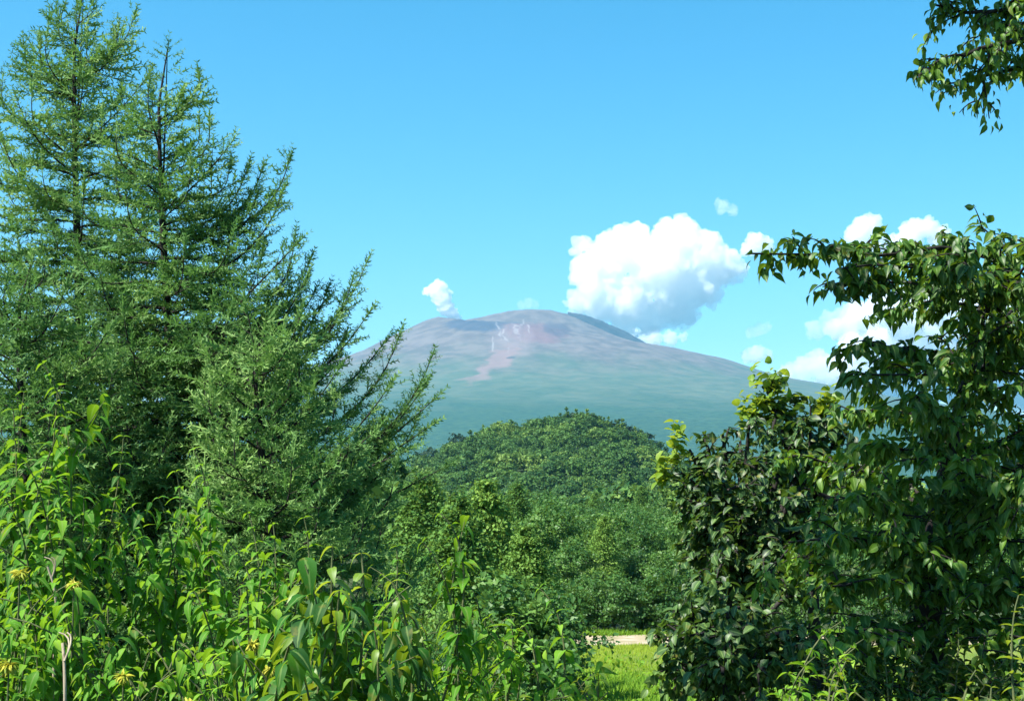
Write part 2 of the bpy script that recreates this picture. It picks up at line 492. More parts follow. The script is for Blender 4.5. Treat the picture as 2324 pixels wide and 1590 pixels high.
    i = np.arange(39)[:, None] * 6 + np.arange(5)[None]
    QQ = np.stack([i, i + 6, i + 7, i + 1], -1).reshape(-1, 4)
    mc = noise_mat('ridge_shade', (.02, .02, .025), (.06, .055, .06), .02)  # near-black tone carries the shade of the ridge
    tag(mesh_obj('ridge_shade_strip', VV, QQ, mat=mc), kind='structure')
mountain()

# ------------------------------------------------------------------ wooded hill
HILL_D = 820.0
HX = at(1225, 950, HILL_D)[0]
hsil = np.array([at(u, v + 10, HILL_D) for u, v in ((300, 1130), (600, 1120), (800, 1090), (935, 1048), (1000, 1030), (1040, 1008), (1100, 990), (1150, 972), (1200, 972), (1260, 966), (1310, 958), (1350, 968), (1400, 986),
                 (1450, 1018), (1500, 1052), (1560, 1085), (1700, 1120), (1900, 1135), (2200, 1140))])
def hill_z(x, y):
    prof = np.interp((np.asarray(x, float) - HX) * HILL_D / np.maximum(y, 300) * np.maximum(y, 300) / HILL_D + HX, hsil[:, 0], hsil[:, 2] - 8.0)
    dy = np.asarray(y, float) - HILL_D
    fall = np.where(dy < 0, 1 - smooth(40, 370, -dy), 1 - smooth(40, 450, dy))
    return prof * fall + 4 * vfbm(np.asarray(x) / 70.0 + 40, np.asarray(y) / 70.0 + 40, 21, 4) * fall + 2.5 * (fall - .6)
M_hillfloor = noise_mat('hill_floor', (.012, .03, .012), (.03, .05, .02), .05)
grid_sheet('hill', np.linspace(-400, 440, 121), np.linspace(440, 1300, 90), lambda x, y: np.where(ground_z(x, y) > hill_z(x, y), ground_z(x, y) - .5, hill_z(x, y)), M_hillfloor)

# ------------------------------------------------------------------ grove and hill trees
def clump_crown(n_clump, per, leaf, w, h, kind='round', tpl=FLAKE, spread=.24):
    """crown of leaf clumps: centre of the base at the origin, width w, height h"""
    if kind == 'cone':
        t = rng.random(n_clump) ** .8
        rad = (1 - t) ** .8 * .5 * w * np.sqrt(.35 + .65 * rng.random(n_clump)); a = rng.random(n_clump) * 6.283
        C = np.stack([rad * np.cos(a), rad * np.sin(a), t * h * .97], 1)
        cs = spread * w * (.35 + .65 * (1 - t))
    else:
        lob = rnd_dir(7, .3) * np.array([.24 * w, .24 * w, .2 * h]) + np.array([0, 0, .52 * h])
        k = rng.integers(0, 7, n_clump)
        rr = np.cbrt(.5 + .5 * rng.random(n_clump))[:, None] * rng.uniform(.8, 1.2, n_clump)[:, None]
        C = lob[k] + rnd_dir(n_clump, .25) * rr * np.array([.3 * w, .3 * w, .29 * h])
        cs = spread * w * (.6 + .6 * rng.random(n_clump))
    ci = np.repeat(np.arange(n_clump), per)
    n = len(ci)
    off = rng.normal(size=(n, 3)) * np.array([.42, .42, .22]) * cs[ci][:, None]
    P = C[ci] + off
    axis = np.array([0, 0, .42 * h])
    nrm = norm(P - axis) + rnd_dir(n, .9) * .9
    tint = np.clip(.5 + .28 * rng.normal(size=n_clump)[ci] + .12 * rng.normal(size=n), 0, 1)
    return scatter(tpl, P, rnd_dir(n, -.15), nrm, leaf * (.6 + .8 * rng.random(n)), tint)

def tree_variant(name, w, h, trunk_h, n_clump, per, leaf, kind, mat, r0):
    """data for a whole tree standing at the origin: (trunk mesh obj, crown mesh obj) kept as meshes to copy"""
    paths = [(np.array([(0, 0, -.3), (.05 * w * .2, 0, trunk_h * .6), (0, .02 * w, trunk_h + h * .35), (0, 0, trunk_h + h * .75)]), np.array([1.25, .95, .6, .15]) * r0)]
    for k in range(6):
        a = k * 2.4 + rng.random(); z0 = trunk_h * .8 + h * .1 * k * .6
        out = np.array([math.cos(a), math.sin(a), 0]) * w * .32
        paths.append((bez(np.array([0, 0, z0]), out * .5 + np.array([0, 0, z0 + h * .1]), out + np.array([0, 0, z0 + h * .26]), 6), np.linspace(.45, .1, 6) * r0))
    TV, TQ = tubes(paths, 6)
    V, Q, T = clump_crown(n_clump, per, leaf, w, h, kind, spread=.24 if kind == 'cone' else .155)
    V = V + np.array([0, 0, trunk_h])
    return (TV, TQ), (V, Q, T), mat

near_kinds = [
    ('broadleaf_tree', tree_variant('a', 7, 8.6, .5, 105, 42, .30, 'round', M_mid, .16)),
    ('broadleaf_tree', tree_variant('b', 6, 7.0, .25, 90, 42, .28, 'round', M_mid, .13)),
    ('broadleaf_tree', tree_variant('c', 8.5, 7.9, .4, 115, 42, .32, 'round', M_mid, .18)),
    ('young_larch', tree_variant('d', 7.0, 10.8, .3, 300, 48, .19, 'cone', M_larch2, .14)),
]
far_kinds = [
    ('broadleaf_tree', tree_variant('e', 11, 9, 1.2, 46, 16, 1.0, 'round', M_hill, .25)),
    ('broadleaf_tree', tree_variant('f', 9, 9, 1.2, 42, 16, .9, 'round', M_hill, .22)),
    ('broadleaf_tree', tree_variant('g', 13, 9.5, 1.0, 54, 16, 1.1, 'round', M_hill, .28)),
    ('pine_tree', tree_variant('h', 7, 13, 1.0, 48, 14, .9, 'cone', M_pine, .25)),
    ('pine_tree', tree_variant('p', 10, 11, 1.0, 54, 16, .9, 'round', M_pine, .25)),
]
proto = {}
def place_tree(key, spec, x, y, z, s, rz, label, cat, group):
    name, ((TV, TQ), (V, Q, T), mat) = spec
    if key not in proto:
        root = thing(name, (0, 0, 0), label, cat, group)
        tr = mesh_obj('trunk', TV, TQ, mat=M_bark, parent=root)
        cr = mesh_obj('crown', V, Q, mat=mat, parent=root, tint=T)
        proto[key] = (root, tr, cr)
    else:
        r0, t0, c0 = proto[key]
        root = r0.copy(); COL.objects.link(root)
        for c in (t0, c0):
            k = c.copy(); COL.objects.link(k); k.parent = root
        tag(root, label, cat, group)
    root.location = (x, y, z); root.scale = (s * rng.uniform(.9, 1.1), s * rng.uniform(.9, 1.1), s); root.rotation_euler = (0, 0, rz)
    return root

# hand-set trees round the far edge of the meadow: (u, v of the top, distance, kind, label)
edge = [
    (1105, 1075, 44, 3, 'tall pale green young larch between the big larches and the meadow'),
    (1040, 1110, 40, 3, 'young larch with dense sprays left of the tall pale green one'),
    (1195, 1180, 42, 3, 'shorter young larch leaning over the left edge of the meadow'),
    (1215, 1330, 38, 1, 'low bushy tree beside the left front of the meadow'),
    (1150, 1290, 36, 1, 'rounded small tree in front of the pale green young larches'),
    (960, 1060, 52, 3, 'young larch just right of the big larch branches'),
    (1370, 1165, 88, 3, 'slim bright green conical tree behind the meadow'),
    (1335, 1290, 72, 0, 'dark rounded tree at the left back corner of the meadow'),
    (1410, 1330, 71, 1, 'light green bush tree at the back of the meadow clearing'),
    (1480, 1300, 74, 1, 'bushy tree behind the soil strip, beside the dark round leaved tree'),
    (1440, 1240, 90, 2, 'broad pale crowned tree second row behind the meadow'),
    (1290, 1215, 80, 0, 'dark green tree in the shade right of the young larches'),
    (1530, 1240, 84, 2, 'wide tree behind the meadow partly hidden by the dark round leaved tree'),
    (1240, 1130, 110, 0, 'rounded tree rising behind the pale young larches at the hill foot'),
    (1640, 1235, 76, 0, 'tree behind the right part of the clearing, seen left of the slender grey green tree'),
    (1790, 1225, 74, 2, 'wide tree at the back of the clearing, seen left of the dark trunk'),
    (1930, 1240, 77, 1, 'bushy tree at the back of the clearing close left of the dark trunk'),
    (2060, 1215, 75, 0, 'tree at the back of the clearing right behind the dark trunk'),
    (2200, 1225, 74, 2, 'broad tree at the back of the clearing close right of the dark trunk'),
    (2330, 1220, 76, 1, 'bushy tree at the back of the clearing by the right edge'),
]
for (u, v, d, k, lab) in edge:
    p = at(u, v, d); gz = float(ground_z(p[0], d))
    name, ((TV, TQ), (V, Q, T), mat) = near_kinds[k]
    H = V[:, 2].max()
    place_tree(('n', k), near_kinds[k], p[0], d, gz, (p[2] - gz) / H, rng.random() * 6.28, lab, 'tree', 'trees round the meadow')

for k, (x, y, h, lab) in enumerate(((2.2, 69.5, 2.4, 'low dark bush at the left end of the soil strip'), (3.6, 70.2, 1.9, 'small bush behind the soil strip, second from its left end'),
        (4.9, 69.6, 2.6, 'rounded bush behind the middle of the soil strip'), (6.2, 70.4, 2.1, 'bush behind the soil strip right of its middle'), (7.5, 69.4, 2.8, 'bush at the right end of the soil strip beside the dark bushy tree'),
        (9.2, 70.3, 2.4, 'bush behind the soil strip glimpsed through the dark bushy tree'), (11.2, 69.6, 2.6, 'bush at the back of the clearing left of the dark trunk'), (13.4, 70.2, 2.8, 'bush at the back of the clearing behind the dark trunk'), (15.8, 69.7, 2.5, 'bush at the back of the clearing right of the dark trunk'), (18.2, 70.0, 2.7, 'bush at the back of the clearing by the right edge'),
        (.6, 69.8, 2.6, 'bush behind the low green trees left of the soil strip'))):
    y -= 1.4
    H = near_kinds[1][1][1][0][:, 2].max()
    o = place_tree(('n', 1), near_kinds[1], x, y, float(ground_z(x, y)) - .55, 1.35 * h / H, k * 1.7, lab, 'bush', 'bushes behind the soil strip')
    o.name = 'bush'

# the wood from the meadow up over the hill
cand = []
tries = 0
taken = {}
def try_tree(x, y, sp):
    cx_, cy_ = int(x // 16), int(y // 16)
    for a in (-1, 0, 1):
        for b in (-1, 0, 1):
            for (px_, py_) in taken.get((cx_ + a, cy_ + b), ()):
                if (px_ - x) ** 2 + (py_ - y) ** 2 < sp * sp: return False
    taken.setdefault((cx_, cy_), []).append((x, y)); return True
for tries in range(26000):
    y = 96 + (960 - 96) * rng.random() ** .8
    u = 860 + 1600 * rng.random()
    x = at(u, 1100, y)[0]
    if y > 520 and u > 1850: continue
    sp = 5.0 if y < 240 else 6.2
    if try_tree(x, y, sp): cand.append((y, x, u))
for tries in range(2500):                      # hill sides and the wood left of the clearing, thinly
    y = 250 + 750 * rng.random(); u = -700 + 1560 * rng.random()
    x = at(u, 1100, y)[0]
    if try_tree(x, y, 13): cand.append((y, x, u))
for tries in range(1500):                      # the wood left of the big larches and right of the clearing
    y = 80 + 180 * rng.random(); u = rng.uniform(-900, 840) if rng.random() < .65 else rng.uniform(2480, 3400)
    x = at(u, 1100, y)[0]
    if try_tree(x, y, 8): cand.append((y, x, u))
def surf(x, y):
    g = float(ground_z(x, y))
    return max(g, float(hill_z(x, y))) if y > 445 else g
cand.sort()
vis = [c for c in cand if 930 < c[2] < 2330]
indiv = set(vis[:284])
rest = [c for c in cand if c not in indiv]
for c in vis[:284]:
    y, x, u = c
    near = y < 240
    if near:
        k = int(rng.choice([0, 1, 2, 3], p=[.35, .25, .3, .1])); spec = near_kinds[k]; key = ('n', k); s = rng.uniform(.42, .82)
        lab = 'green tree of the low wood behind the meadow, one of many'; grp = 'trees of the wood behind the meadow'
    else:
        k = int(rng.choice([0, 1, 2, 3], p=[.36, .3, .28, .06])); spec = far_kinds[k]; key = ('f', k); s = .5 + .6 * rng.random() ** 1.5
        if k == 3:
            lab = 'dark pointed pine among the rounded trees below the hill'; grp = 'pines of the wood below the hill'
        else:
            lab = 'rounded green tree of the wood stretching to the hill'; grp = 'trees of the wood below the hill'
    place_tree(key, spec, x, y, surf(x, y), s, rng.random() * 6.28, lab, 'tree', grp)

def forest_mass():
    Vs, Qs, Ts, off = [], [], [], 0
    for (y, x, u) in rest:
        crest = u > 1265 and y > 740
        k = int(rng.choice([0, 1, 2, 3], p=[.2, .18, .1, .52] if crest else [.38, .32, .24, .06]))
        name, (tr, (V, Q, T), mat) = far_kinds[k]
        s = .5 + .62 * rng.random() ** 1.5; a = rng.random() * 6.28
        ca, sa = math.cos(a) * s, math.sin(a) * s
        Vn = np.stack([V[:, 0] * ca - V[:, 1] * sa + x, V[:, 0] * sa + V[:, 1] * ca + y, V[:, 2] * s * .95 + surf(x, y) - .8], 1)
        Vs.append(Vn); Qs.append(Q + off); Ts.append(np.clip((T - .5) * .6 + .35 + .3 * float(vfbm(np.array(x / 22 + 70), np.array(y / 40 + 70), 44, 2)) + rng.normal(0, .25), 0, 1)); off += len(V)
    tag(mesh_obj('hill_forest', np.concatenate(Vs), np.concatenate(Qs), mat=M_hill, tint=np.concatenate(Ts)),
        'dense mixed green forest covering the small hill', 'forest', kind='stuff')
forest_mass()

# dark pines on the hill's skyline
for (u, v, wd, lab) in ((1292, 935, 2.0, 'tallest dark pine on the crest of the hill'), (1274, 943, 2.0, 'dark pine close left of the tallest on the hill crest'), (1312, 935, 2.3, 'dark pine close right of the tallest on the hill crest'),
                    (1328, 937, 2.2, 'broad dark pine of the crest clump, third right of the tallest'), (1346, 944, 2.2, 'last dark pine at the right end of the crest clump'), (1366, 952, 2.0, 'dark pine between the crest clump and the falling right shoulder of the hill'),
                    (1398, 951, 1.8, 'dark pine where the hill crest starts falling to the right'), (1420, 959, 1.6, 'slim dark pine on the falling right shoulder of the hill'),
                    (1448, 975, 1.9, 'lowest dark pine standing on the right slope of the hill'), (1038, 981, 1.8, 'small dark tree standing out on the left slope of the hill'),
                    (972, 1013, 1.7, 'dark tree low on the left hill slope beside the larch branches')):
    p = at(u, v, HILL_D - 10); z = float(hill_z(p[0], HILL_D - 10))
    H = far_kinds[4][1][1][0][:, 2].max()
    o = place_tree(('f', 4), far_kinds[4], p[0], HILL_D - 10, z - 1, max(.5, (p[2] - z + 1) / H), rng.random() * 6, lab, 'pine', 'pines on the hill crest')
    o.scale = (o.scale[2] * wd * .8, o.scale[2] * wd * .8, o.scale[2]); o.name = 'pine_tree'

# ------------------------------------------------------------------ larches on the left
def needle_branch(P, r0, dens, twig_l, shoots):
    """side twigs and needle shoots for one branch; returns tube paths"""
    n = len(P)
    paths = [(P, np.linspace(r0, .006, n))]
    L = float(np.sum(np.linalg.norm(np.diff(P, axis=0), axis=1)))
    m = max(4, int(L * dens))
    ts = np.linspace(.1, 1, m)
    Q = resample(P, 60); T = norm(np.gradient(Q, axis=0))
    for t in ts:
        i = min(59, int(t * 59)); p, d = Q[i], T[i]
        for k in range(2):
            side = norm(np.cross(d, [0, 0, 1.0]) + 1e-6) * (1 if k == 1 else -1 if k == 0 else rng.choice([-1, 1]))
            w = norm(d * rng.uniform(.35, .9) + side * rng.uniform(.6, 1.1) + np.array([0, 0, rng.uniform(-.25, .2)]) + rng.normal(0, .15, 3))
            l = (twig_l * (1 - .82 * t) + .07) * rng.uniform(.6, 1.3)
            fine = 1 - .45 * smooth(.55, 1, t)
            l = min(l, L * .5)
            ns = max(1, int(l / .10))
            e = p + w * l + np.array([0, 0, -.12 * l * l])
            if l > .2:
                paths.append((np.stack([p, p * .5 + e * .5 + (0, 0, .02), e]), np.array([.006, .004, .002])))
            for q in range(ns):
                f = (q + rng.random()) / ns
                b = p + (e - p) * f
                s2 = norm(np.cross(w, [0, 0, 1.0])) * rng.choice([-1, 1])
                dd = w * rng.uniform(.3, 1) + s2 * rng.uniform(.1, .9) + np.array([0, 0, rng.uniform(-.12, .2)])
                shoots.append((b, dd, fine * rng.uniform(.2, .38)))
            shoots.append((e, w + (0, 0, .1), fine * rng.uniform(.2, .38)))
        shoots.append((p, d * .6 + rnd_dir(1)[0] * .6, rng.uniform(.08, .14)))
    for k in range(3):                          # the leading shoot
        shoots.append((Q[59] - T[59] * .07 * k, T[59] + rng.normal(0, .06, 3), .3))
    return paths

def larch(label, base, top, n_br, tips, lmax, mat, dens=6.5, twig=.62, low=.12, lean=None, pw=.8, k0=.62, s0=.25):
    base = np.array(base, float); top = np.array(top, float)
    root = thing('larch_tree', base, label, 'tree', 'larches on the bank')
    H = top[2] - base[2]
    tp = np.linspace(0, 1, 14)[:, None]
    trunkP = base + (top - base) * tp + np.array([.12, .05, 0]) * np.sin(tp * 5)
    trunkP[-1] = top
    V, Q = tubes([(trunkP, np.interp(tp[:, 0], [0, .75, 1], [.022 * H * .6, .05, .008]))], 9)
    mesh_obj('trunk', V, Q, mat=M_bark, parent=root, smooth_sh=True)
    shoots, paths = [], []
    def on_trunk(z):
        f = np.clip((z - base[2]) / H, 0, 1)
        return np.array([np.interp(f, tp[:, 0], trunkP[:, k]) for k in range(3)])
    for k in range(n_br):
        f = (k + .6) / n_br
        s = s0 + (H * (1 - low) - s0) * f ** .62
        p = on_trunk(top[2] - s)
        a = k * 2.399 + rng.normal(0, .25)
        L = min(lmax, (.22 + k0 * s ** pw)) * rng.uniform(.72, 1.1)
        e0 = np.interp(s, [0, 1.2, 3.5, 7], [R(66), R(42), R(14), R(-4)]) + rng.normal(0, .1)
        out = np.array([math.cos(a), math.sin(a), 0])
        n = 12; pts = [p]; e = e0
        for i in range(n):
            t = (i + 1) / n
            ee = e0 - R(16) * math.sin(math.pi * min(1, t * 1.25)) + R(58) * smooth(.6, 1.0, t)
            pts.append(pts[-1] + (out * math.cos(ee) + np.array([0, 0, math.sin(ee)])) * L / n)
        paths += needle_branch(np.array(pts), .008 + .007 * L, dens, twig * min(1, .2 + .3 * L), shoots)
    lead = trunkP[-1] + (trunkP[-4] - trunkP[-1]) * np.linspace(1, 0, 12)[:, None]
    paths += needle_branch(lead, .02, 9, .3, shoots)
    for (tip, upv) in tips:
        tip = np.array(tip, float)
        hd = np.linalg.norm((tip - top)[:2])
        p = on_trunk(tip[2] - .5 * hd - .3)
        c = tip - np.array(upv) * (.5 + .35 * hd)
        P = bez(p, c, tip, 16)
        paths += needle_branch(P, .012 + .008 * hd, dens * 1.15, twig * .9, shoots)
        # a few secondary leaders along an explicit branch
    V, Q = tubes(paths, 4)
    mesh_obj('limbs', V, Q, mat=M_bark, parent=root)
    pos = np.array([s[0] for s in shoots]); d = np.array([s[1] for s in shoots]); sz = np.array([s[2] for s in shoots])
    n = len(pos)
    tint = np.clip(.5 + .35 * vfbm(pos[:, 0] * 1.4 + 50, pos[:, 2] * 1.4 + 50, 33, 3) + rng.normal(0, .16, n), 0, 1)
    V, Q, T = scatter(SHOOT, pos, d, rnd_dir(n, .8), sz, tint)
    mesh_obj('crown', V, Q, mat=mat, parent=root, tint=T)
    return root

def gbase(u, d):
    x = at(u, 1100, d)[0]
    return np.array([x, d, float(ground_z(x, d)) - .1])

D1 = 22.0
larch('tallest larch at the far left with its bare leader at the top edge', gbase(185, D1), at(190, -25, D1), 175,
      [(at(135, 35, D1), (.05, 0, 1)), (at(90, 95, D1 + .3), (-.02, 0, 1)), (at(55, 110, D1 + .2), (-.1, 0, 1)), (at(268, 70, D1 - .3), (.05, 0, 1)), (at(302, 45, D1), (.25, 0, 1)),
       (at(40, 230, D1 - 1), (-.3, 0, .8)), (at(330, 180, D1 - .6), (.5, 0, .7)), (at(10, 330, D1 - .8), (-.3, 0, .9))],
      4.6, M_larch, low=.08)
D2 = 20.5
fill_tips = []
for k in range(19):
    u_ = rng.uniform(560, 955); v_ = max(420, 430 + (u_ - 650) * 1.33) + rng.uniform(40, 330)
    fill_tips.append((at(u_, min(v_, 1120), D2 + rng.uniform(-1.6, 1.6)), (rng.uniform(.2, .8), rng.uniform(-.3, .3), .8)))
larch('broad larch with upswept branch tips reaching right towards the volcano', gbase(405, D2), at(380, 112, D2), 150,
      [(at(440, 210, D2), (.5, 0, .8)), (at(520, 330, D2 - .5), (.5, 0, .7)), (at(560, 385, D2), (.25, 0, 1)), (at(592, 392, D2 + .3), (.3, 0, 1)),
       (at(655, 365, D2), (.18, 0, 1)), (at(640, 440, D2 - .5), (.3, 0, 1)), (at(668, 545, D2 - .6), (.05, 0, 1)), (at(700, 600, D2), (.3, 0, 1)), (at(690, 640, D2 - 1), (.4, 0, .9)),
       (at(828, 605, D2 + .2), (.35, 0, 1)), (at(795, 650, D2 - .3), (.25, 0, 1)), (at(760, 720, D2 - .8), (.5, 0, .8)), (at(830, 720, D2 - .5), (.5, 0, .8)),
       (at(905, 765, D2), (.3, 0, 1)), (at(978, 815, D2 + .2), (.35, 0, 1)), (at(960, 880, D2 - .4), (.5, 0, .8)), (at(985, 905, D2 - .1), (.6, 0, .6)), (at(970, 970, D2 - .8), (.7, 0, .5)),
       (at(880, 880, D2 - 1), (.5, 0, .8)), (at(930, 1020, D2 - 1), (.8, 0, .3)), (at(1010, 1060, D2 - .5), (.8, 0, .4))] + fill_tips,
      5.2, M_larch, low=.1, k0=.66, s0=.8)
larch('smaller larch standing in front, its feathery top below the two tall ones', gbase(640, 17.5), at(600, 760, 17.5), 75,
      [(at(560, 700, 17), (-.2, 0, 1)), (at(680, 720, 17), (.3, 0, 1)), (at(760, 850, 17), (.5, 0, .8)), (at(850, 980, 17), (.6, 0, .5)), (at(470, 800, 17), (-.4, 0, .8))],
      3.0, M_larch, low=.12, k0=.75)
larch('low larch at the left edge under the tallest one', gbase(60, 18.5), at(70, 600, 18.5), 70,
      [(at(-20, 640, 18), (-.3, 0, 1)), (at(150, 650, 18), (.3, 0, 1)), (at(240, 760, 18), (.5, 0, .8))],
      2.8, M_larch, low=.15, k0=.75)

# ------------------------------------------------------------------ broadleaf trees on the right
def twig_leaves(P, spacing, size, hang, acc, jit=.5, pair=2, t0=.15):
    """leaves along a twig polyline; acc gets (pos, dir, normal, size)"""
    L = float(np.sum(np.linalg.norm(np.diff(P, axis=0), axis=1)))
    m = max(3, int(L / spacing)); Q = resample(P, m + 1); T = norm(np.gradient(Q, axis=0))
    for i in range(int(m * t0), m + 1):
        side = norm(np.cross(T[i], [0, 0, 1.0]) + 1e-6)
        for k in range(pair):
            sg = 1 if (k + i) % 2 else -1
            d = T[i] * rng.uniform(.1, .8) + side * sg * rng.uniform(.3, 1) + np.array([0, 0, -hang * rng.uniform(.4, 1.4)]) + rng.normal(0, jit * .5, 3)
            nn = np.array([0, 0, 1.0]) + T[i] * .3 + side * sg * .4 + rng.normal(0, jit, 3)
            acc.append((Q[i] + rng.normal(0, .02, 3), d, nn, size * rng.uniform(.5, 1.28)))

def limb_with_twigs(P, r, acc, paths, n_tw, tw_len, spacing, size, hang, up=.0, flat=.35, sub=2):
    Q = resample(P, 30); T = norm(np.gradient(Q, axis=0))
    paths.append((P, np.linspace(r, max(.006, r * .25), len(P))))
    for k in range(n_tw):
        t = .15 + .85 * (k + rng.random()) / n_tw
        i = min(29, int(t * 29)); p = Q[i]
        a = rnd_dir(1)[0]; a[2] = a[2] * flat + up
        w = norm(T[i] * rng.uniform(.2, 1) + a * 1.1)
        l = tw_len * rng.uniform(.55, 1.2) * (1 - .35 * t)
        e = p + w * l; e[2] -= .12 * l
        tp = bez(p, p + w * l * .55 + np.array([0, 0, .1 * l]), e, 7)
        paths.append((tp, np.linspace(max(.006, r * .3), .003, 7)))
        twig_leaves(tp, spacing, size, hang, acc)
        for s in range(sub):
            j = rng.integers(2, 6)
            b = rnd_dir(1)[0]; b[2] *= flat
            e2 = tp[j] + norm(w * .7 + b) * l * .5; e2[2] -= .05
            tq = bez(tp[j], (tp[j] + e2) / 2 + np.array([0, 0, .03]), e2, 5)
            paths.append((tq, np.linspace(.006, .002, 5)))
            twig_leaves(tq, spacing, size, hang, acc)
    twig_leaves(P, spacing, size, hang, acc, t0=.5)

def leaf_part(name, acc, tpl, mat, root, seed=0, drop=None):
    pos = np.array([a[0] for a in acc]); d = np.array([a[1] for a in acc]); n = np.array([a[2] for a in acc]); s = np.array([a[3] for a in acc])
    tint = np.clip(.45 + .25 * vfbm(pos[:, 0] * 1.1 + 60, pos[:, 2] * 1.1 + 60, seed + 90, 3) + rng.normal(0, .27, len(pos)), 0, 1)
    V, Q, T = scatter(tpl, pos, d, n, s, tint, rng.uniform(.95, 1.4, len(pos)) if tpl is LANCE else rng.uniform(.8, 1.15, len(pos)))
    o = mesh_obj(name, V, Q, mat=mat, parent=root, tint=T)
    rib = np.tile(np.where(np.arange(len(tpl[0])) % 3 == 1, 0.0, 1.0), len(pos)).astype(np.float32)
    o.data.attributes.new('rib', 'FLOAT', 'POINT').data.foreach_set('value', rib)
    return o

def uvpath(pts, d):
    """polyline given as (u, v, distance offset)"""
    return resample(np.array([at(p[0], p[1], d + (p[2] if len(p) > 2 else 0)) for p in pts]), 16)

